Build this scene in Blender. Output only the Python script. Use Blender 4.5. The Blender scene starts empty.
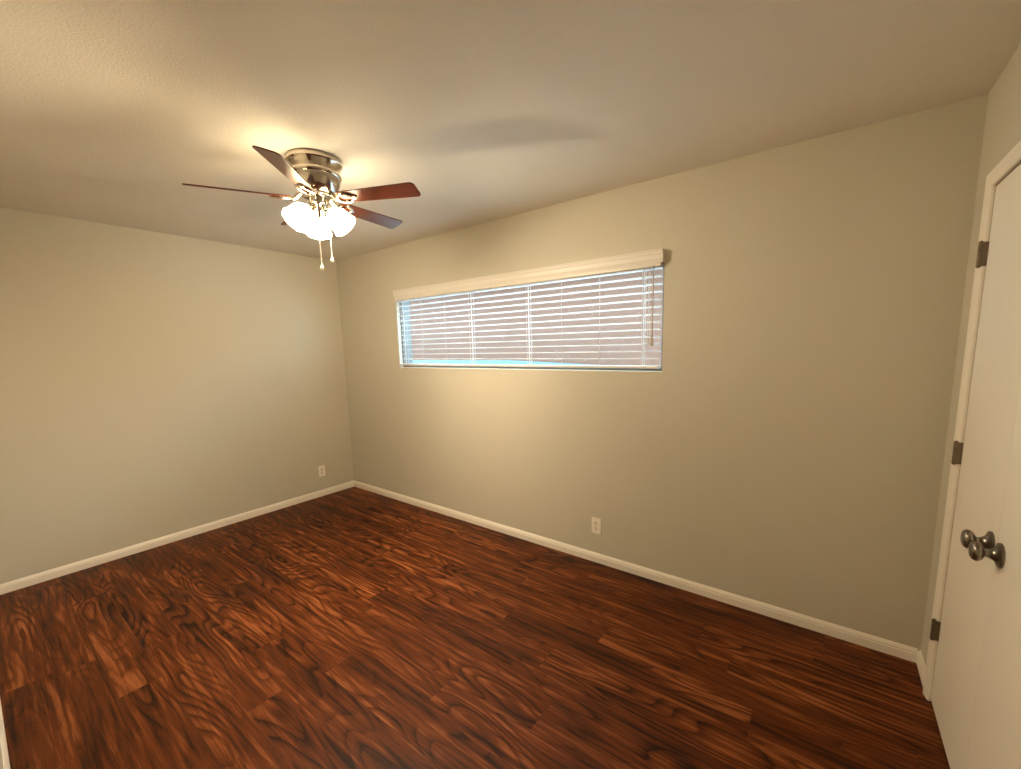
import bpy, bmesh, math, random
from mathutils import Vector, Matrix

random.seed(7)
S = bpy.context.scene
COL = S.collection
PI = math.pi

# ------------------------------------------------------------------ camera
F_PX, CX, CY = 415.65, 523.81, 405.01
cam_d = bpy.data.cameras.new('camera')
cam = bpy.data.objects.new('camera', cam_d)
COL.objects.link(cam)
RT = Vector((0.80781306, 0.58903438, -0.02183009))
UP = Vector((-0.06397311, 0.12443022, 0.99016391))
FW = Vector((-0.58595690, 0.79847099, -0.13819872))
cam.matrix_world = Matrix((
    (RT.x, UP.x, -FW.x, 4.22055),
    (RT.y, UP.y, -FW.y, -2.49874),
    (RT.z, UP.z, -FW.z, 1.50620),
    (0, 0, 0, 1)))
cam_d.sensor_fit = 'HORIZONTAL'
cam_d.sensor_width = 36
cam_d.lens = F_PX * 36 / 1021
cam_d.shift_x = -(CX - 510.5) / 1021
cam_d.shift_y = (CY - 384.5) / 1021
cam_d.clip_start = 0.01
S.camera = cam

# ------------------------------------------------------------------ colour and exposure
S.view_settings.view_transform = 'Standard'
S.view_settings.look = 'None'
S.view_settings.gamma = 1
S.view_settings.use_curve_mapping = False
S.view_settings.exposure = 0.0
S.cycles.use_denoising = True
S.cycles.max_bounces = 14
S.cycles.diffuse_bounces = 8
S.cycles.transparent_max_bounces = 16
S.cycles.sample_clamp_indirect = 10
S.cycles.caustics_reflective = False
S.cycles.caustics_refractive = False

# ------------------------------------------------------------------ daylight
SKY = 15.0
w = bpy.data.worlds.new('sky')
S.world = w
w.use_nodes = True
bg = w.node_tree.nodes['Background']
bg.inputs['Color'].default_value = (0.54, 0.81, 1.0, 1)
bg.inputs['Strength'].default_value = SKY

LAMP = 2950.0        # glow of the bulbs
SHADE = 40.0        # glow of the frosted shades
LAMP_COL = (1.0, 0.80, 0.54)

W, D, H = 4.654, 2.557, 2.44


# ------------------------------------------------------------------ materials
def node(nt, kind, **kw):
    n = nt.nodes.new(kind)
    for k, v in kw.items():
        if k in n.inputs:
            n.inputs[k].default_value = v
        else:
            setattr(n, k, v)
    return n


def mat(name, col, rough=0.5, metal=0.0, bump=None, vary=0.04, spec=0.5, vscale=3.0):
    m = bpy.data.materials.new(name)
    m.use_nodes = True
    nt = m.node_tree
    b = nt.nodes['Principled BSDF']
    b.inputs['Roughness'].default_value = rough
    b.inputs['Metallic'].default_value = metal
    b.inputs['Specular IOR Level'].default_value = spec
    tc = node(nt, 'ShaderNodeTexCoord')
    ns = node(nt, 'ShaderNodeTexNoise', Scale=vscale, Detail=3.0)
    nt.links.new(tc.outputs['Object'], ns.inputs['Vector'])
    mx = node(nt, 'ShaderNodeMix', data_type='RGBA')
    mx.inputs[6].default_value = tuple(c * (1 - vary) for c in col) + (1,)
    mx.inputs[7].default_value = tuple(min(1, c * (1 + vary)) for c in col) + (1,)
    nt.links.new(ns.outputs['Fac'], mx.inputs[0])
    nt.links.new(mx.outputs[2], b.inputs['Base Color'])
    if bump:
        sc, st, dist = bump
        n2 = node(nt, 'ShaderNodeTexNoise', Scale=sc, Detail=3.0, Roughness=0.6)
        nt.links.new(tc.outputs['Object'], n2.inputs['Vector'])
        bp = node(nt, 'ShaderNodeBump', Strength=st, Distance=dist)
        nt.links.new(n2.outputs['Fac'], bp.inputs['Height'])
        nt.links.new(bp.outputs['Normal'], b.inputs['Normal'])
    return m


def math_n(nt, op, a, b=None, c=None):
    n = nt.nodes.new('ShaderNodeMath')
    n.operation = op
    for i, v in enumerate((a, b, c)):
        if v is None:
            continue
        if isinstance(v, (int, float)):
            n.inputs[i].default_value = v
        else:
            nt.links.new(v, n.inputs[i])
    return n.outputs[0]


def floor_material():
    m = bpy.data.materials.new('walnut_vinyl_planks')
    m.use_nodes = True
    nt = m.node_tree
    L = nt.links.new
    b = nt.nodes['Principled BSDF']
    tc = node(nt, 'ShaderNodeTexCoord')
    sp = node(nt, 'ShaderNodeSeparateXYZ')
    L(tc.outputs['Object'], sp.inputs[0])
    x, y = sp.outputs['X'], sp.outputs['Y']
    PW, PL = 0.152, 1.22
    yr = math_n(nt, 'DIVIDE', math_n(nt, 'ADD', y, 10.0), PW)
    row = math_n(nt, 'FLOOR', yr)
    wn = node(nt, 'ShaderNodeTexWhiteNoise', noise_dimensions='1D')
    L(row, wn.inputs['W'])
    xr = math_n(nt, 'ADD', math_n(nt, 'DIVIDE', math_n(nt, 'ADD', x, 10.0), PL), math_n(nt, 'MULTIPLY', wn.outputs['Value'], 7.0))
    colm = math_n(nt, 'FLOOR', xr)
    pid = math_n(nt, 'ADD', math_n(nt, 'MULTIPLY', row, 17.31), math_n(nt, 'MULTIPLY', colm, 3.77))
    wn2 = node(nt, 'ShaderNodeTexWhiteNoise', noise_dimensions='1D')
    L(pid, wn2.inputs['W'])
    rnd = wn2.outputs['Value']

    def field(sx, sy, scale, detail, rough, dist=0.0, seed=40.0):
        cb = node(nt, 'ShaderNodeCombineXYZ')
        L(math_n(nt, 'MULTIPLY', x, sx), cb.inputs[0])
        L(math_n(nt, 'MULTIPLY', y, sy), cb.inputs[1])
        L(math_n(nt, 'MULTIPLY', rnd, seed), cb.inputs[2])
        n = node(nt, 'ShaderNodeTexNoise', Scale=scale, Detail=detail, Roughness=rough, Distortion=dist)
        L(cb.outputs[0], n.inputs['Vector'])
        return n.outputs['Fac']

    # growth rings: contour lines of a field stretched along the plank
    f1 = field(1.15, 6.2, 1.0, 1.5, 0.40, 0.15)
    fm = field(0.9, 5.0, 1.0, 1.0, 0.4, 0.0, 150.0)      # where the figure shows
    rings = math_n(nt, 'FRACT', math_n(nt, 'MULTIPLY', f1, 14.0))
    # saw-tooth: slow rise, sudden dark line
    ramp = node(nt, 'ShaderNodeValToRGB')
    e = ramp.color_ramp.elements
    e[0].position = 0.0; e[0].color = (0.55, 0.55, 0.55, 1)
    e[1].position = 1.0; e[1].color = (0.0, 0.0, 0.0, 1)
    for p, v in ((0.12, 0.95), (0.45, 1.0), (0.80, 0.55)):
        k = ramp.color_ramp.elements.new(p); k.color = (v, v, v, 1)
    L(rings, ramp.inputs['Fac'])
    f2 = field(2.2, 42.0, 1.0, 4.0, 0.6, 0.4, 91.0)      # streaks
    f3 = field(6.0, 210.0, 1.0, 3.0, 0.6, 0.2, 23.0)     # pores
    f4 = field(1.1, 9.0, 1.0, 2.0, 0.5, 0.6, 63.0)       # broad bands
    mr = node(nt, 'ShaderNodeMapRange')
    for q, v in ((1, 0.42), (2, 0.62), (3, 0.10), (4, 0.38)):
        mr.inputs[q].default_value = v
    L(fm, mr.inputs[0])
    t = math_n(nt, 'MULTIPLY', math_n(nt, 'SUBTRACT', ramp.outputs['Color'], 0.72), mr.outputs[0])
    t = math_n(nt, 'ADD', t, math_n(nt, 'MULTIPLY', math_n(nt, 'SUBTRACT', f2, 0.5), 1.15))
    t = math_n(nt, 'ADD', t, math_n(nt, 'MULTIPLY', math_n(nt, 'SUBTRACT', f3, 0.5), 0.35))
    t = math_n(nt, 'ADD', t, math_n(nt, 'MULTIPLY', math_n(nt, 'SUBTRACT', f4, 0.5), 0.6))
    t = math_n(nt, 'ADD', t, math_n(nt, 'MULTIPLY', math_n(nt, 'SUBTRACT', rnd, 0.5), 0.07))
    t = math_n(nt, 'ADD', t, 0.54)
    cr = node(nt, 'ShaderNodeValToRGB')
    e = cr.color_ramp.elements
    e[0].position = 0.0; e[0].color = (0.006, 0.0012, 0.0002, 1)
    e[1].position = 1.0; e[1].color = (0.400, 0.138, 0.042, 1)
    for p, c in ((0.3, (0.024, 0.0045, 0.0005, 1)), (0.62, (0.128, 0.030, 0.0050, 1))):
        k = cr.color_ramp.elements.new(p); k.color = c
    L(t, cr.inputs['Fac'])
    # seams
    fy = math_n(nt, 'FRACT', yr)
    fx = math_n(nt, 'FRACT', xr)
    sy = math_n(nt, 'LESS_THAN', fy, 0.010)
    sx = math_n(nt, 'LESS_THAN', fx, 0.0018)
    seam = math_n(nt, 'MAXIMUM', sy, sx)
    mx = node(nt, 'ShaderNodeMix', data_type='RGBA')
    L(math_n(nt, 'MULTIPLY', seam, 0.40), mx.inputs[0])
    L(cr.outputs['Color'], mx.inputs[6])
    mx.inputs[7].default_value = (0.012, 0.004, 0.002, 1)
    L(mx.outputs[2], b.inputs['Base Color'])
    rr = math_n(nt, 'ADD', 0.40, math_n(nt, 'MULTIPLY', f2, 0.14))
    L(rr, b.inputs['Roughness'])
    b.inputs['Specular IOR Level'].default_value = 0.18
    bp = node(nt, 'ShaderNodeBump', Strength=0.25, Distance=0.001)
    L(math_n(nt, 'SUBTRACT', f3, seam), bp.inputs['Height'])
    L(bp.outputs['Normal'], b.inputs['Normal'])
    return m


def blade_material():
    m = mat('mahogany_blade', (0.16, 0.040, 0.018), 0.30)
    nt = m.node_tree
    b = nt.nodes['Principled BSDF']
    tc = node(nt, 'ShaderNodeTexCoord')
    mp = node(nt, 'ShaderNodeMapping')
    mp.inputs['Scale'].default_value = (3, 60, 8)
    nt.links.new(tc.outputs['Object'], mp.inputs[0])
    ns = node(nt, 'ShaderNodeTexNoise', Scale=1.0, Detail=4.0, Distortion=0.4)
    nt.links.new(mp.outputs[0], ns.inputs['Vector'])
    cr = node(nt, 'ShaderNodeValToRGB')
    e = cr.color_ramp.elements
    e[0].position = 0.3; e[0].color = (0.058, 0.013, 0.007, 1)
    e[1].position = 0.75; e[1].color = (0.135, 0.033, 0.016, 1)
    nt.links.new(ns.outputs['Fac'], cr.inputs['Fac'])
    nt.links.new(cr.outputs['Color'], b.inputs['Base Color'])
    return m


def glow_material(name, strength, see, col=LAMP_COL):
    m = bpy.data.materials.new(name)
    m.use_nodes = True
    nt = m.node_tree
    nt.nodes.remove(nt.nodes['Principled BSDF'])
    out = nt.nodes['Material Output']
    em = node(nt, 'ShaderNodeEmission', Strength=strength)
    em.inputs['Color'].default_value = col + (1,)
    tc = node(nt, 'ShaderNodeTexCoord')
    ns = node(nt, 'ShaderNodeTexNoise', Scale=12.0, Detail=2.0)
    nt.links.new(tc.outputs['Object'], ns.inputs['Vector'])
    sv = math_n(nt, 'MULTIPLY', math_n(nt, 'ADD', 0.85, math_n(nt, 'MULTIPLY', ns.outputs['Fac'], 0.3)), strength)
    nt.links.new(sv, em.inputs['Strength'])
    if see > 0:
        tr = node(nt, 'ShaderNodeBsdfTransparent')
        mx = node(nt, 'ShaderNodeMixShader', Fac=see)
        nt.links.new(em.outputs[0], mx.inputs[1])
        nt.links.new(tr.outputs[0], mx.inputs[2])
        nt.links.new(mx.outputs[0], out.inputs['Surface'])
    else:
        nt.links.new(em.outputs[0], out.inputs['Surface'])
    return m


def slat_material():
    m = mat('white_vinyl_slat', (0.84, 0.79, 0.75), 0.45, vary=0.01)
    nt = m.node_tree
    b = nt.nodes['Principled BSDF']
    out = nt.nodes['Material Output']
    tl = node(nt, 'ShaderNodeBsdfTranslucent')
    tl.inputs['Color'].default_value = (0.95, 0.76, 0.64, 1)
    mx = node(nt, 'ShaderNodeMixShader', Fac=0.05)
    nt.links.new(b.outputs[0], mx.inputs[1])
    nt.links.new(tl.outputs[0], mx.inputs[2])
    nt.links.new(mx.outputs[0], out.inputs['Surface'])
    return m


def glass_material():
    m = bpy.data.materials.new('window_glass')
    m.use_nodes = True
    nt = m.node_tree
    nt.nodes.remove(nt.nodes['Principled BSDF'])
    out = nt.nodes['Material Output']
    tr = node(nt, 'ShaderNodeBsdfTransparent')
    tr.inputs['Color'].default_value = (0.94, 0.97, 0.97, 1)
    gl = node(nt, 'ShaderNodeBsdfGlossy', Roughness=0.60)
    mx = node(nt, 'ShaderNodeMixShader', Fac=0.03)
    nt.links.new(tr.outputs[0], mx.inputs[1])
    nt.links.new(gl.outputs[0], mx.inputs[2])
    nt.links.new(mx.outputs[0], out.inputs['Surface'])
    return m


M = {
    'wall': mat('greige_wall_paint', (0.62, 0.585, 0.485), 0.75, bump=(260, 0.22, 0.002), vary=0.015, spec=0.25),
    'ceiling': mat('white_ceiling_texture', (0.78, 0.74, 0.68), 0.9, bump=(120, 0.55, 0.004), vary=0.03, spec=0.15),
    'trim': mat('white_trim_paint', (0.92, 0.87, 0.77), 0.4, bump=(60, 0.05, 0.001), vary=0.01),
    'door': mat('white_door_paint', (0.91, 0.86, 0.76), 0.45, bump=(150, 0.10, 0.001), vary=0.015),
    'floor': floor_material(),
    'nickel': mat('brushed_nickel', (0.58, 0.52, 0.45), 0.15, 1.0, vary=0.05, vscale=20),
    'knob': mat('aged_pewter_metal', (0.26, 0.23, 0.20), 0.28, 1.0, vary=0.1, vscale=25),
    'hinge': mat('bronze_hinge_metal', (0.22, 0.18, 0.13), 0.38, 1.0, vary=0.15, vscale=40),
    'blade': blade_material(),
    'bulb': glow_material('bulb_glow', LAMP, 0),
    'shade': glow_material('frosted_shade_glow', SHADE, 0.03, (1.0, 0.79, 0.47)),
    'slat': slat_material(),
    'blind': mat('white_blind_rail', (0.80, 0.76, 0.70), 0.45, vary=0.015),
    'cord': mat('white_cotton_cord', (0.85, 0.85, 0.85), 0.8, vary=0.03, vscale=60),
    'thin': mat('grey_string', (0.55, 0.53, 0.50), 0.8, vary=0.03, vscale=60),
    'frame': mat('grey_window_frame', (0.15, 0.14, 0.135), 0.4, vary=0.02),
    'wand': mat('smoky_clear_wand', (0.55, 0.47, 0.40), 0.25, vary=0.03),
    'hook': mat('grey_hook_metal', (0.22, 0.22, 0.23), 0.4, 0.6, vary=0.08, vscale=40),
    'glass': glass_material(),
    'plate': mat('ivory_outlet_plastic', (0.95, 0.90, 0.80), 0.35, vary=0.01),
    'socket': mat('ivory_socket_plastic', (0.88, 0.82, 0.72), 0.35, vary=0.01),
    'slot': mat('dark_slot', (0.03, 0.025, 0.02), 0.7, vary=0.05),
    'stucco': mat('pink_stucco', (0.146, 0.060, 0.034), 0.9, vary=0.02),
    'concrete': mat('pale_concrete', (0.78, 0.80, 0.82), 0.9, bump=(30, 0.3, 0.01), vary=0.08),
    'glow_blue': mat('cyan_glow_blue', (0.05, 0.12, 0.16), 0.6, vary=0.05),  # blue of the made-up outside wall, put in for the cyan glow
}


# ------------------------------------------------------------------ mesh helpers
def link(name, bm, m, parent=None, loc=(0, 0, 0), smooth=False, angle=40):
    me = bpy.data.meshes.new(name)
    bmesh.ops.recalc_face_normals(bm, faces=bm.faces[:])
    bm.to_mesh(me)
    bm.free()
    if smooth:
        for p in me.polygons:
            p.use_smooth = True
        me.set_sharp_from_angle(angle=math.radians(angle))
    me.materials.append(m)
    o = bpy.data.objects.new(name, me)
    COL.objects.link(o)
    o.location = loc
    if parent:
        o.parent = parent
    return o


def empty(name, loc, label=None, cat=None, group=None, kind=None):
    o = bpy.data.objects.new(name, None)
    COL.objects.link(o)
    o.empty_display_size = 0.05
    o.location = loc
    tag(o, label, cat, group, kind)
    return o


def tag(o, label=None, cat=None, group=None, kind=None):
    for k, v in (('label', label), ('category', cat), ('group', group), ('kind', kind)):
        if v:
            o[k] = v
    return o


def box(bm, x0, x1, y0, y1, z0, z1, bev=0.0, seg=1, mx=None):
    t = bmesh.new()
    bmesh.ops.create_cube(t, size=1)
    for v in t.verts:
        v.co = Vector((x0 + (v.co.x + .5) * (x1 - x0), y0 + (v.co.y + .5) * (y1 - y0), z0 + (v.co.z + .5) * (z1 - z0)))
    if bev:
        bmesh.ops.bevel(t, geom=t.edges[:], offset=bev, segments=seg, affect='EDGES', profile=0.5)
    merge(bm, t, mx)


def merge(bm, t, mx=None):
    if mx is not None:
        bmesh.ops.transform(t, matrix=mx, verts=t.verts[:])
    vm = {v: bm.verts.new(v.co) for v in t.verts}
    for f in t.faces:
        try:
            bm.faces.new([vm[v] for v in f.verts])
        except ValueError:
            pass
    t.free()


def lathe(bm, prof, n=40, mx=None, close=False):
    """prof: list of (r, z) turned about the z axis"""
    t = bmesh.new()
    rings = []
    for r, z in prof:
        if r < 1e-6:
            rings.append([t.verts.new((0, 0, z))])
        else:
            rings.append([t.verts.new((r * math.cos(2 * PI * i / n), r * math.sin(2 * PI * i / n), z)) for i in range(n)])
    pairs = list(zip(rings[:-1], rings[1:]))
    if close:
        pairs.append((rings[-1], rings[0]))
    for a, b in pairs:
        for i in range(n):
            j = (i + 1) % n
            q = [a[i % len(a)], a[j % len(a)], b[j % len(b)], b[i % len(b)]]
            u = []
            for v in q:
                if v not in u:
                    u.append(v)
            if len(u) > 2:
                try:
                    t.faces.new(u)
                except ValueError:
                    pass
    merge(bm, t, mx)


def tube(bm, pts, r, n=10, taper=None):
    pts = [Vector(p) for p in pts]
    t = bmesh.new()
    rings = []
    for i, p in enumerate(pts):
        d = (pts[min(i + 1, len(pts) - 1)] - pts[max(i - 1, 0)]).normalized()
        ref = Vector((0, 0, 1)) if abs(d.z) < 0.9 else Vector((1, 0, 0))
        a = d.cross(ref).normalized()
        b = d.cross(a)
        rr = r if taper is None else r * taper[i]
        rings.append([t.verts.new(p + rr * (a * math.cos(2 * PI * k / n) + b * math.sin(2 * PI * k / n))) for k in range(n)])
    for a, b in zip(rings[:-1], rings[1:]):
        for k in range(n):
            t.faces.new([a[k], a[(k + 1) % n], b[(k + 1) % n], b[k]])
    t.faces.new(rings[0])
    t.faces.new(rings[-1][::-1])
    merge(bm, t)


def prism(bm, poly, axis_pts, up=Vector((0, 0, 1))):
    """sweep the 2-D outline poly (out, up) along the straight line a -> b; 'out' is given"""
    a, b, out = (Vector(v) for v in axis_pts)
    t = bmesh.new()
    va = [t.verts.new(a + out * p[0] + up * p[1]) for p in poly]
    vb = [t.verts.new(b + out * p[0] + up * p[1]) for p in poly]
    n = len(poly)
    for i in range(n):
        t.faces.new([va[i], va[(i + 1) % n], vb[(i + 1) % n], vb[i]])
    t.faces.new(va[::-1])
    t.faces.new(vb)
    merge(bm, t)


def slab(bm, outline, z0, z1, bev=0.0):
    """extrude an xy outline between z0 and z1"""
    t = bmesh.new()
    f = t.faces.new([t.verts.new((p[0], p[1], z0)) for p in outline])
    r = bmesh.ops.extrude_face_region(t, geom=[f])
    for v in [g for g in r['geom'] if isinstance(g, bmesh.types.BMVert)]:
        v.co.z = z1
    if bev:
        ed = [e for e in t.edges if abs(e.verts[0].co.z - e.verts[1].co.z) < 1e-6]
        bmesh.ops.bevel(t, geom=ed, offset=bev, segments=2, affect='EDGES', profile=0.5)
    return t


# ------------------------------------------------------------------ room shell
T = 0.14
def struct(name, bm, m, label, cat, **kw):
    return tag(link(name, bm, m, **kw), label, cat, None, 'structure')

bm = bmesh.new(); box(bm, -T, W + T, -D - T, T, -0.08, 0)
struct('floor', bm, M['floor'], 'reddish brown wood plank floor with dark cathedral grain', 'floor')
bm = bmesh.new(); box(bm, -T, W + T, -D - T, T, H, H + 0.1)
struct('ceiling', bm, M['ceiling'], 'white textured ceiling above the fan', 'ceiling')
bm = bmesh.new(); box(bm, -T, 0, -D - T, T, 0, H)
struct('wall_left', bm, M['wall'], 'plain greige wall left of the corner, behind the ceiling fan', 'wall')

# window opening in the back wall
OX0, OX1, OZ0, OZ1 = 0.945, 3.417, 1.335, 2.005
bm = bmesh.new()
box(bm, 0, OX0, 0, T, 0, H)
box(bm, OX1, W, 0, T, 0, H)
box(bm, OX0, OX1, 0, T, 0, OZ0)
box(bm, OX0, OX1, 0, T, OZ1, H)
struct('wall_back', bm, M['wall'], 'greige wall holding the long blind-covered window', 'wall')

# closet opening in the right wall
DY0, DYM, DY1, DZ = -0.262, -0.757, -1.252, 2.032
bm = bmesh.new()
box(bm, W, W + T, DY0 + 0.002, T, 0, H)
box(bm, W, W + T, -D - T, DY1 - 0.002, 0, H)
box(bm, W, W + T, DY1 - 0.002, DY0 + 0.002, DZ + 0.004, H)
box(bm, W + T, W + T + 0.03, -D - T, T, 0, H)  # unseen backing sheet added to stop light leaking round the doors
struct('wall_right', bm, M['wall'], 'greige wall around the white closet doors at right', 'wall')
bm = bmesh.new(); box(bm, 0, W, -D - T, -D - 0.0115, 0, H)
struct('wall_front', bm, M['wall'], 'greige wall right behind the viewer, glimpsed bottom left', 'wall')

# baseboards
BB = [(0, 0), (0.0115, 0), (0.0115, 0.040), (0.0095, 0.043), (0.0095, 0.050), (0.0065, 0.057), (0.0035, 0.063), (0.002, 0.066), (0, 0.066)]
bm = bmesh.new(); prism(bm, BB, ((0, -D - 0.0115, 0), (0, 0, 0), (1, 0, 0)))
struct('baseboard_left', bm, M['trim'], 'white moulded baseboard along the plain left wall', 'baseboard')
bm = bmesh.new(); prism(bm, BB, ((0.0115, 0, 0), (W - 0.0115, 0, 0), (0, -1, 0)))
struct('baseboard_back', bm, M['trim'], 'white moulded baseboard below the window wall', 'baseboard')
bm = bmesh.new(); prism(bm, BB, ((W, 0, 0), (W, DY0 + 0.05, 0), (-1, 0, 0)))
struct('baseboard_right', bm, M['trim'], 'short piece of white baseboard between corner and door casing', 'baseboard')
bm = bmesh.new(); prism(bm, BB, ((0.0115, -D - 0.0115, 0), (W, -D - 0.0115, 0), (0, 1, 0)))
struct('baseboard_front', bm, M['trim'], 'white baseboard sliver at the bottom left photo edge', 'baseboard')

# door casing: mitred, rounded profile
CP = [(0, 0), (0, 0.007), (0.004, 0.010), (0.020, 0.013), (0.036, 0.0165), (0.046, 0.0165), (0.050, 0.013), (0.050, 0)]  # (outward from opening, thickness)
bm = bmesh.new()
path = [(DY0 + 0.0, 0, (1, 0)), (DY0 + 0.0, DZ + 0.002, (1, 1)), (DY1 - 0.0, DZ + 0.002, (-1, 1)), (DY1 - 0.0, 0, (-1, 0))]
t = bmesh.new()
rings = []
for y, z, (sy, sz) in path:
    rings.append([t.verts.new((W - p[1], y + sy * p[0], z + sz * p[0])) for p in CP])
for a, b in zip(rings[:-1], rings[1:]):
    for i in range(len(CP)):
        j = (i + 1) % len(CP)
        t.faces.new([a[i], a[j], b[j], b[i]])
t.faces.new(rings[0]); t.faces.new(rings[-1][::-1])
merge(bm, t)
struct('trim_1', bm, M['trim'], 'white mitred casing framing the closet doors', 'door casing')


# ------------------------------------------------------------------ closet doors
def knob(parent, y, z):
    k = empty('door_knob', (0, y, z)); k.parent = parent
    rot = Matrix.Rotation(-PI / 2, 4, 'Y')
    b = bmesh.new()
    lathe(b, [(0, 0), (0.035, 0), (0.0355, 0.003), (0.034, 0.0065), (0.028, 0.009), (0.020, 0.013), (0.0145, 0.020), (0.012, 0.024), (0.0118, 0.026), (0, 0.026)], 40, rot)
    link('rosette', b, M['knob'], k, smooth=True)
    b = bmesh.new()
    lathe(b, [(0, 0.025), (0.0118, 0.025), (0.0112, 0.030), (0.0125, 0.034), (0.0190, 0.0365), (0.0255, 0.041), (0.0288, 0.0475), (0.0285, 0.0535), (0.0250, 0.0590), (0.0180, 0.0625), (0.0090, 0.0642), (0, 0.0646)], 40, rot)
    link('grip', b, M['knob'], k, smooth=True)


def hinge(parent, y, z, s):
    b = bmesh.new()
    for i in range(5):
        z0 = -0.044 + i * 0.0178
        lathe(b, [(0, z0), (0.0062, z0), (0.0068, z0 + 0.001), (0.0068, z0 + 0.0160), (0.0062, z0 + 0.0170), (0, z0 + 0.0170)], 16, Matrix.Translation((-0.0185, 0.002, 0)))
    lathe(b, [(0, -0.048), (0.004, -0.047), (0.0046, -0.044), (0, -0.044)], 16, Matrix.Translation((-0.0185, 0.002, 0)))
    lathe(b, [(0, 0.044), (0.0046, 0.044), (0.004, 0.047), (0, 0.048)], 16, Matrix.Translation((-0.0185, 0.002, 0)))
    box(b, -0.0165, 0.0, -0.0035, -0.0008, -0.042, 0.042)
    box(b, -0.0022, 0.0, -0.009, -0.001, -0.042, 0.042, 0.0008)
    link('hinge', b, M['hinge'], parent, (0, y, z), smooth=True)


def door(name, y0, y1, label, knob_y, hinge_y):
    d = empty(name, (W + 0.001, (y0 + y1) / 2, 0.0), label, 'door', None, 'structure')
    b = bmesh.new()
    hw = (y0 - y1) / 2 - 0.0018
    box(b, 0, 0.035, -hw, hw, 0.012, DZ - 0.004, 0.0012, 1)
    link('door_slab', b, M['door'], d)
    knob(d, knob_y, 0.885)
    if hinge_y:
        for z in (1.801, 1.066, 0.321):
            hinge(d, hinge_y, z, 1)
    return d

HW = (DY0 - DYM) / 2
door('door_1', DY0, DYM, 'white flat closet door hinged next to the window wall corner', -HW + 0.052, HW - 0.0005)
door('door_2', DYM, DY1, 'white flat closet door nearest the viewer at right edge', HW - 0.040, None)

# ------------------------------------------------------------------ window
win = empty('window_1', (OX0, 0, OZ0), 'long high window behind the white blind', 'window', None, 'structure')
WW, WH = OX1 - OX0, OZ1 - OZ0
bm = bmesh.new()
for (x0, x1, z0, z1) in ((0, WW, 0, 0.026), (0, WW, WH - 0.03, WH), (0, 0.018, 0.026, WH - 0.03), (WW - 0.018, WW, 0.026, WH - 0.03)):
    box(bm, x0, x1, 0.034, T, z0, z1, 0.002)
link('window_frame', bm, M['frame'], win)
bm = bmesh.new(); box(bm, 0.018, WW - 0.018, 0.058, 0.062, 0.026, WH - 0.03)
link('glass_pane', bm, M['glass'], win)
bm = bmesh.new(); box(bm, 0, WW, -0.003, 0.034, 0.0, 0.008, 0.002)
link('window_sill', bm, M['trim'], win)

# outside
bm = bmesh.new(); box(bm, -14, 14, T + 0.02, 12, -0.40, -0.30)
struct('ground_outside', bm, M['concrete'], 'pale concrete ground outside the window', 'ground')
bm = bmesh.new(); box(bm, -12, 12, 4.5, 4.75, -0.30, 2.9)
box(bm, -12, 12, 3.5, 4.8, 2.9, 3.02)  # unseen eave added to keep skylight off the wall below
struct('wall_neighbour', bm, M['stucco'], 'pinkish wall outside glimpsed between the blind slats', 'wall')

bm = bmesh.new()  # made-up low wall that gives the cyan glow behind the lowest slats
t = bmesh.new()
vs = [t.verts.new(p) for p in ((-7, 2.6, -0.3), (2.2, 2.6, -0.3), (2.2, 2.6, 1.22), (0.2, 2.6, 1.30), (-7, 2.6, 1.30))]
f = t.faces.new(vs)
r = bmesh.ops.extrude_face_region(t, geom=[f])
for v in [g for g in r['geom'] if isinstance(g, bmesh.types.BMVert)]:
    v.co.y += 0.10
merge(bm, t)
struct('wall_glow_stand_in', bm, M['glow_blue'], 'made-up low blue wall outside, standing in for the cyan glow behind the lower slats', 'wall')

# ------------------------------------------------------------------ venetian blind
BX0, BX1 = 0.958, 3.405
bl = empty('window_blind', ((BX0 + BX1) / 2, 0, OZ0), 'white horizontal slat blind hanging open in the long window', 'blind')
cx = (BX0 + BX1) / 2
hb = (BX1 - BX0) / 2
VP = [(0.031, -0.036), (0.034, -0.034), (0.036, -0.022), (0.040, -0.016), (0.040, 0.010), (0.044, 0.015), (0.044, 0.026), (0.048, 0.031), (0.048, 0.036), (0.031, 0.036)]
bm = bmesh.new()
vz = 2.006 - OZ0
prism(bm, VP, ((-hb + 0.006, 0, vz), (hb + 0.014, 0, vz), (0, -1, 0)))
for sx in (-hb + 0.006, hb + 0.008):
    box(bm, sx, sx + 0.006, -0.031, -0.001, vz - 0.034, vz + 0.034, 0.001)
link('valance', bm, M['blind'], bl)
bm = bmesh.new(); box(bm, -hb, hb, -0.028, 0.026, 1.952 - OZ0, 2.001 - OZ0, 0.002)
link('headrail', bm, M['blind'], bl)
TILT = math.radians(3)
YS = 0.0
proto = None
for k in range(13):
    z = 1.4190 + 0.0437 * k - OZ0
    if proto is None:
        t = bmesh.new()
        n = 8
        top, bot = [], []
        for i in range(n + 1):
            u = -0.025 + 0.05 * i / n
            c = 0.0022 * (1 - (u / 0.025) ** 2)
            top.append((u, c + 0.0014)); bot.append((u, c - 0.0014))
        prism(t, top + bot[::-1], ((-hb + 0.004, 0, 0), (hb - 0.004, 0, 0), (0, -1, 0)))
        proto = link('slat', t, M['slat'], bl, (0, YS, z))
        o = proto
    else:
        o = proto.copy(); COL.objects.link(o); o.location = (0, YS, z)
    # room-side edge raised a little
    o.rotation_euler = (-TILT, 0, 0)
bm = bmesh.new(); box(bm, -hb + 0.004, hb - 0.004, -0.026, 0.026, 1.360 - OZ0, 1.376 - OZ0, 0.003, 2)
link('bottom_rail', bm, M['blind'], bl)
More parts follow.
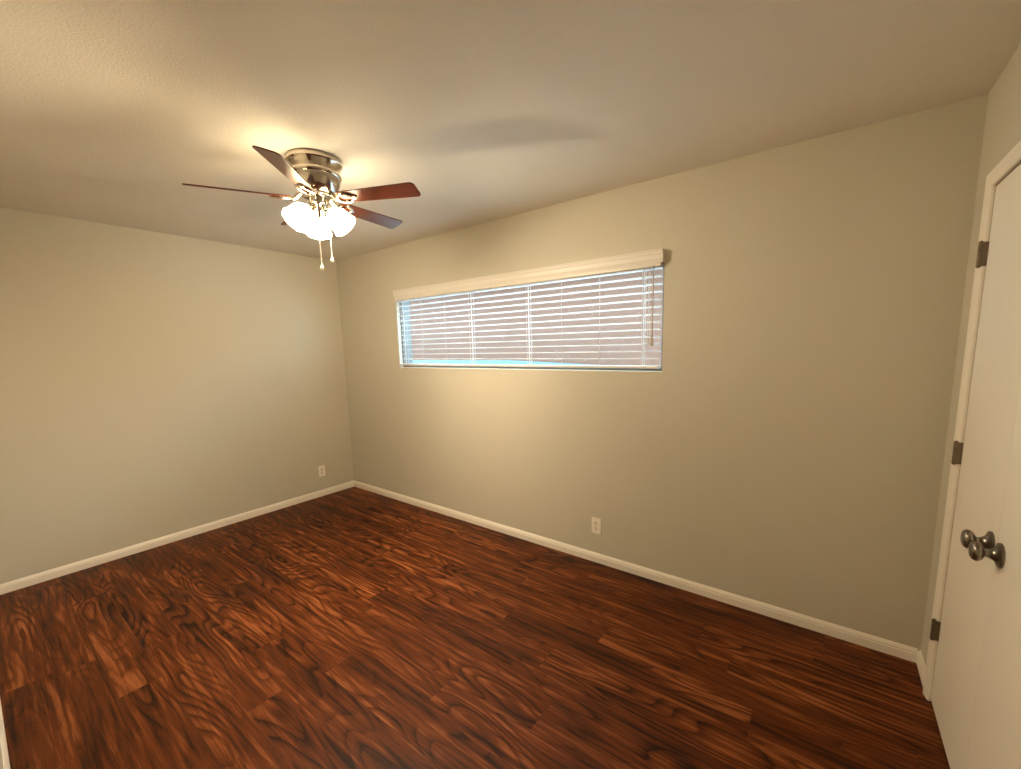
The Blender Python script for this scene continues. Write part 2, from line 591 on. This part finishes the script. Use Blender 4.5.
for x in (1.040, 1.888, 2.448, 3.300):
    bm = bmesh.new()
    for yy, rr in ((-0.0285, 0.0009), (0.0, 0.0030), (0.0285, 0.0009)):
        tube(bm, [(0, yy, 1.372 - OZ0), (0, yy, 1.66 - OZ0), (0, yy, 1.955 - OZ0)], rr, 8)
    for k in range(13):
        z = 1.4190 + 0.0437 * k - OZ0 - 0.003
        box(bm, -0.0025, 0.0025, -0.0285, 0.0285, z - 0.0006, z + 0.0006)
    link('ladder_cord', bm, M['cord'], bl, (x - cx, YS, 0))
for x in (1.322, 1.611, 2.741, 3.023):
    bm = bmesh.new()
    tube(bm, [(0, -0.0285, 1.372 - OZ0), (0, -0.0285, 1.66 - OZ0), (0, -0.0285, 1.955 - OZ0)], 0.0011, 6)
    link('lift_cord', bm, M['thin'], bl, (x - cx, YS, 0))
bm = bmesh.new()
box(bm, -0.004, 0.004, -0.044, -0.024, 1.945 - OZ0, 1.953 - OZ0, 0.001)
tube(bm, [(0, -0.042, 1.950 - OZ0), (0, -0.047, 1.930 - OZ0), (0, -0.042, 1.905 - OZ0), (0, -0.042, 1.890 - OZ0)], 0.0035, 8)
link('wand_hook', bm, M['hook'], bl, (3.368 - cx, 0, 0))
bm = bmesh.new()
tube(bm, [(0, -0.042, 1.893 - OZ0), (0, -0.043, 1.70 - OZ0), (0, -0.044, 1.535 - OZ0)], 0.0045, 6)
tube(bm, [(0, -0.044, 1.540 - OZ0), (0, -0.044, 1.530 - OZ0), (0, -0.044, 1.500 - OZ0), (0, -0.044, 1.492 - OZ0)], 0.009, 6, (0.6, 1, 1, 0.7))
link('tilt_wand', bm, M['wand'], bl, (3.368 - cx, 0, 0))
bm = bmesh.new()
for dx in (-0.004, 0.004):
    tube(bm, [(dx, -0.036, 1.952 - OZ0), (dx, -0.036, 1.75 - OZ0), (dx * 1.5, -0.036, 1.54 - OZ0)], 0.0012, 6)
    tube(bm, [(dx * 1.5, -0.036, 1.545 - OZ0), (dx * 1.5, -0.036, 1.535 - OZ0), (dx * 1.5, -0.036, 1.505 - OZ0), (dx * 1.5, -0.036, 1.500 - OZ0)], 0.0048, 8, (0.4, 0.7, 1, 0.7))
link('pull_cord', bm, M['thin'], bl, (3.345 - cx, 0, 0))
bm = bmesh.new()
tube(bm, [(0, 0, 0.0), (0, 0, -0.012), (0, 0, -0.030), (0, 0, -0.042)], 0.0045, 10, (0.4, 0.4, 1.0, 0.7))
link('cord_tassel', bm, M['cord'], bl, (1.005 - cx, -0.024, 1.361 - OZ0))


# ------------------------------------------------------------------ outlets
def outlet(name, loc, rz, label):
    r = empty(name, loc, label, 'outlet', 'duplex outlets above the baseboards')
    r.rotation_euler = (0, 0, rz)
    b = bmesh.new()
    box(b, -0.035, 0.035, -0.006, 0.0, -0.057, 0.057, 0.0025, 2)
    link('cover_plate', b, M['plate'], r)
    for z in (0.0195, -0.0195):
        pts = []
        for i in range(28):
            a = 2 * PI * i / 28
            pts.append((0.0172 * math.cos(a), max(-0.0138, min(0.0138, 0.0172 * math.sin(a)))))
        t = slab(b, pts, 0, 0.0025, 0.0006)
        b2 = bmesh.new()
        merge(b2, t, Matrix.Translation((0, -0.0055, z)) @ Matrix.Rotation(PI / 2, 4, 'X'))
        f = link('socket_face', b2, M['socket'], r)
        b3 = bmesh.new()
        box(b3, -0.0078, -0.0052, -0.0086, -0.0072, z + 0.000, z + 0.0092)
        box(b3, 0.0052, 0.0074, -0.0086, -0.0072, z + 0.001, z + 0.0084)
        lathe(b3, [(0, 0), (0.0026, 0), (0.0026, 0.0014), (0, 0.0014)], 14, Matrix.Translation((0, -0.0072, z - 0.0065)) @ Matrix.Rotation(PI / 2, 4, 'X'))
        link('slots', b3, M['slot'], f)
    b = bmesh.new()
    lathe(b, [(0, 0), (0.0033, 0), (0.0028, 0.0012), (0, 0.0015)], 14, Matrix.Translation((0, -0.0058, 0)) @ Matrix.Rotation(PI / 2, 4, 'X'))
    link('screw', b, M['nickel'], r, smooth=True)
    return r

outlet('wall_outlet', (2.990, 0, 0.266), 0, 'ivory duplex outlet low on the wall beneath the blind')
outlet('wall_outlet', (0, -0.354, 0.266), PI / 2, 'ivory duplex outlet low on the plain left wall near corner')

# ------------------------------------------------------------------ ceiling fan
FX, FY = 2.111, -1.322
fan = empty('ceiling_fan', (FX, FY, H), 'five-blade brushed nickel ceiling fan with lit glass shades', 'ceiling fan')
def zz(v):
    return v - H
bm = bmesh.new()
lathe(bm, [(0, 0.0000), (0.124, 0.0000), (0.127, -0.0160), (0.127, -0.0220), (0.124, -0.0250), (0.122, -0.0280), (0.117, -0.0380), (0.110, -0.0520), (0.109, -0.0590), (0.108, -0.0610), (0, -0.0610)], 64)
link('ceiling_canopy', bm, M['nickel'], fan, smooth=True)
bm = bmesh.new()
lathe(bm, [(0, -0.0580), (0.109, -0.0580), (0.109, -0.0610), (0.116, -0.0630), (0.119, -0.0670), (0.119, -0.0760), (0.117, -0.0810), (0.112, -0.0850),
           (0.111, -0.0960), (0.107, -0.1120), (0.099, -0.1290), (0.088, -0.1450), (0.078, -0.1560), (0.070, -0.1620), (0, -0.1620)], 64)
link('motor_housing', bm, M['nickel'], fan, smooth=True)
bm = bmesh.new()
lathe(bm, [(0, -0.1620), (0.070, -0.1620), (0.072, -0.1650), (0.072, -0.1720), (0.066, -0.1760), (0, -0.1760)], 48)
link('flywheel', bm, M['nickel'], fan, smooth=True)
bm = bmesh.new()
lathe(bm, [(0, -0.162), (0.040, -0.162), (0.041, -0.166), (0.041, -0.204), (0.037, -0.212), (0.028, -0.217), (0.026, -0.222), (0.034, -0.227), (0.036, -0.240), (0.030, -0.252), (0.016, -0.260), (0.010, -0.272), (0.006, -0.276), (0, -0.277)], 40)
link('light_fitter', bm, M['nickel'], fan, smooth=True)

BZ = 2.2565
PITCH = math.radians(-15.7)
TH0 = math.radians(96.8)
# blade outline along +x
def blade_outline():
    pts = []
    r0, r1 = 0.118, 0.535
    w0, w1 = 0.040, 0.051
    pts += [(r0, -w0 * 0.80), (r0 + 0.012, -w0)]
    rc = 0.022
    for i in range(7):
        a = -PI / 2 + PI / 2 * i / 6
        pts.append((r1 - rc + rc * math.cos(a), -w1 + rc + rc * math.sin(a)))
    for i in range(7):
        a = PI / 2 * i / 6
        pts.append((r1 - rc + rc * math.cos(a), w1 - rc + rc * math.sin(a)))
    pts += [(r0 + 0.012, w0), (r0, w0 * 0.80)]
    return pts

blade_mesh = iron_mesh = None
for k in range(5):
    a = TH0 + k * 2 * PI / 5
    if k == 0:
        bm = bmesh.new()
        merge(bm, slab(bm, blade_outline(), -0.003, 0.003, 0.0015))
        bl0 = link('blade', bm, M['blade'], fan)
        # iron: arm from flywheel, then a three-lobed loop plate screwed under the blade
        bm = bmesh.new()
        tube(bm, [(0.060, 0, 0.026), (0.080, 0, 0.020), (0.094, 0, 0.002), (0.106, 0, -0.0085), (0.125, 0, -0.0095)], 0.011, 12, (1.1, 1.1, 1.0, 0.95, 0.8))
        for s in (-1, 1):
            pts = []
            for i in range(17):
                u = i / 16
                pts.append((0.108 + 0.092 * u, s * 0.031 * math.sin(PI * u) ** 0.7, -0.0095))
            tube(bm, pts, 0.0062, 8)
        lathe(bm, [(0, -0.013), (0.011, -0.013), (0.013, -0.010), (0.013, -0.004), (0, -0.004)], 20, Matrix.Translation((0.200, 0, 0)))
        for s in (-1, 1):
            lathe(bm, [(0, -0.013), (0.008, -0.013), (0.011, -0.010), (0.011, -0.004), (0, -0.004)], 20, Matrix.Translation((0.152, s * 0.030, 0)))
        ir0 = link('blade_iron', bm, M['nickel'], fan, smooth=True)
        b, ir = bl0, ir0
    else:
        b = bl0.copy(); ir = ir0.copy()
        COL.objects.link(b); COL.objects.link(ir)
    R = Matrix.Rotation(a, 4, 'Z') @ Matrix.Rotation(PITCH, 4, 'X')
    for o in (b, ir):
        o.matrix_local = Matrix.Translation((0, 0, BZ - H)) @ R
        o.parent = fan

# lamps
AZ0 = math.radians(155)
for k in range(3):
    a = AZ0 + k * 2 * PI / 3
    ca, sa = math.cos(a), math.sin(a)
    el = math.radians(-47)
    p0 = Vector((ca * 0.056, sa * 0.056, 2.203 - H))
    ax = Vector((ca * math.cos(el), sa * math.cos(el), math.sin(el)))
    q = ax.to_track_quat('Z', 'Y').to_matrix().to_4x4()
    mx = Matrix.Translation(p0) @ q
    b = bmesh.new()
    tube(b, [(ca * 0.022, sa * 0.022, 2.208 - H), (ca * 0.038, sa * 0.038, 2.216 - H), (ca * 0.050, sa * 0.050, 2.209 - H), tuple(p0 + ax * 0.004)], 0.008, 12)
    lathe(b, [(0, -0.004), (0.018, -0.004), (0.024, 0.003), (0.0245, 0.020), (0.0225, 0.022), (0, 0.022)], 28, mx)
    link('lamp_holder', b, M['nickel'], fan, smooth=True)
    b = bmesh.new()
    prof = [(0.0255, 0.008), (0.034, 0.016), (0.047, 0.031), (0.0545, 0.051), (0.0560, 0.070), (0.0570, 0.086), (0.0600, 0.098), (0.0635, 0.105)]
    inner = [(r - 0.0028, z) for r, z in prof[::-1]]
    t = bmesh.new()
    lathe(t, prof + inner, 48, None, True)
    for v in t.verts:   # gentle scallop towards the rim
        u = max(0, (v.co.z - 0.07) / 0.035)
        ang = math.atan2(v.co.y, v.co.x)
        s = 1 + 0.035 * u * math.cos(8 * ang)
        v.co.x *= s; v.co.y *= s
    merge(b, t, mx)
    sh = link('lamp_shade', b, M['shade'], fan, smooth=True)
    b = bmesh.new()
    lathe(b, [(0, 0.022), (0.012, 0.022), (0.013, 0.037), (0.018, 0.049), (0.0225, 0.061), (0.0235, 0.071), (0.020, 0.083), (0.012, 0.091), (0, 0.094)], 28, mx)
    bu = link('light_bulb', b, M['bulb'], sh, smooth=True)

# pull chains, hung from the fitter
lf = Vector((-0.488, -0.873, 0))           # towards the left as seen from the camera
tw = Vector((0.873, -0.488, 0))            # towards the camera
for (h, t_, zb, nm) in ((0.006, 0.036, 1.914, 'a'), (-0.044, 0.006, 1.959, 'b')):
    b = bmesh.new()
    p = lf * h + tw * t_
    z = zz(2.236)
    st = p.normalized() * 0.030
    tube(b, [(st.x, st.y, z), (p.x, p.y, z - 0.012), (p.x, p.y, z - 0.03), (p.x, p.y, zz(zb) + 0.024)], 0.0020, 8)
    n = int((z - 0.03 - zz(zb) - 0.024) / 0.006)
    for i in range(n):
        zc = z - 0.03 - i * 0.006
        lathe(b, [(0, -0.0024), (0.0022, -0.001), (0.0022, 0.001), (0, 0.0024)], 8, Matrix.Translation((p.x, p.y, zc)))
    c = link('pull_chain', b, M['cord'], fan, smooth=True)  # chain coloured white to stand in for the lamp glow on it
    b = bmesh.new()
    lathe(b, [(0, -0.004), (0.005, -0.002), (0.0078, 0.006), (0.0070, 0.013), (0.0040, 0.020), (0.0028, 0.026), (0, 0.027)], 18, Matrix.Translation((p.x, p.y, zz(zb))))
    link('pull_fob', b, M['plate'], c, smooth=True)
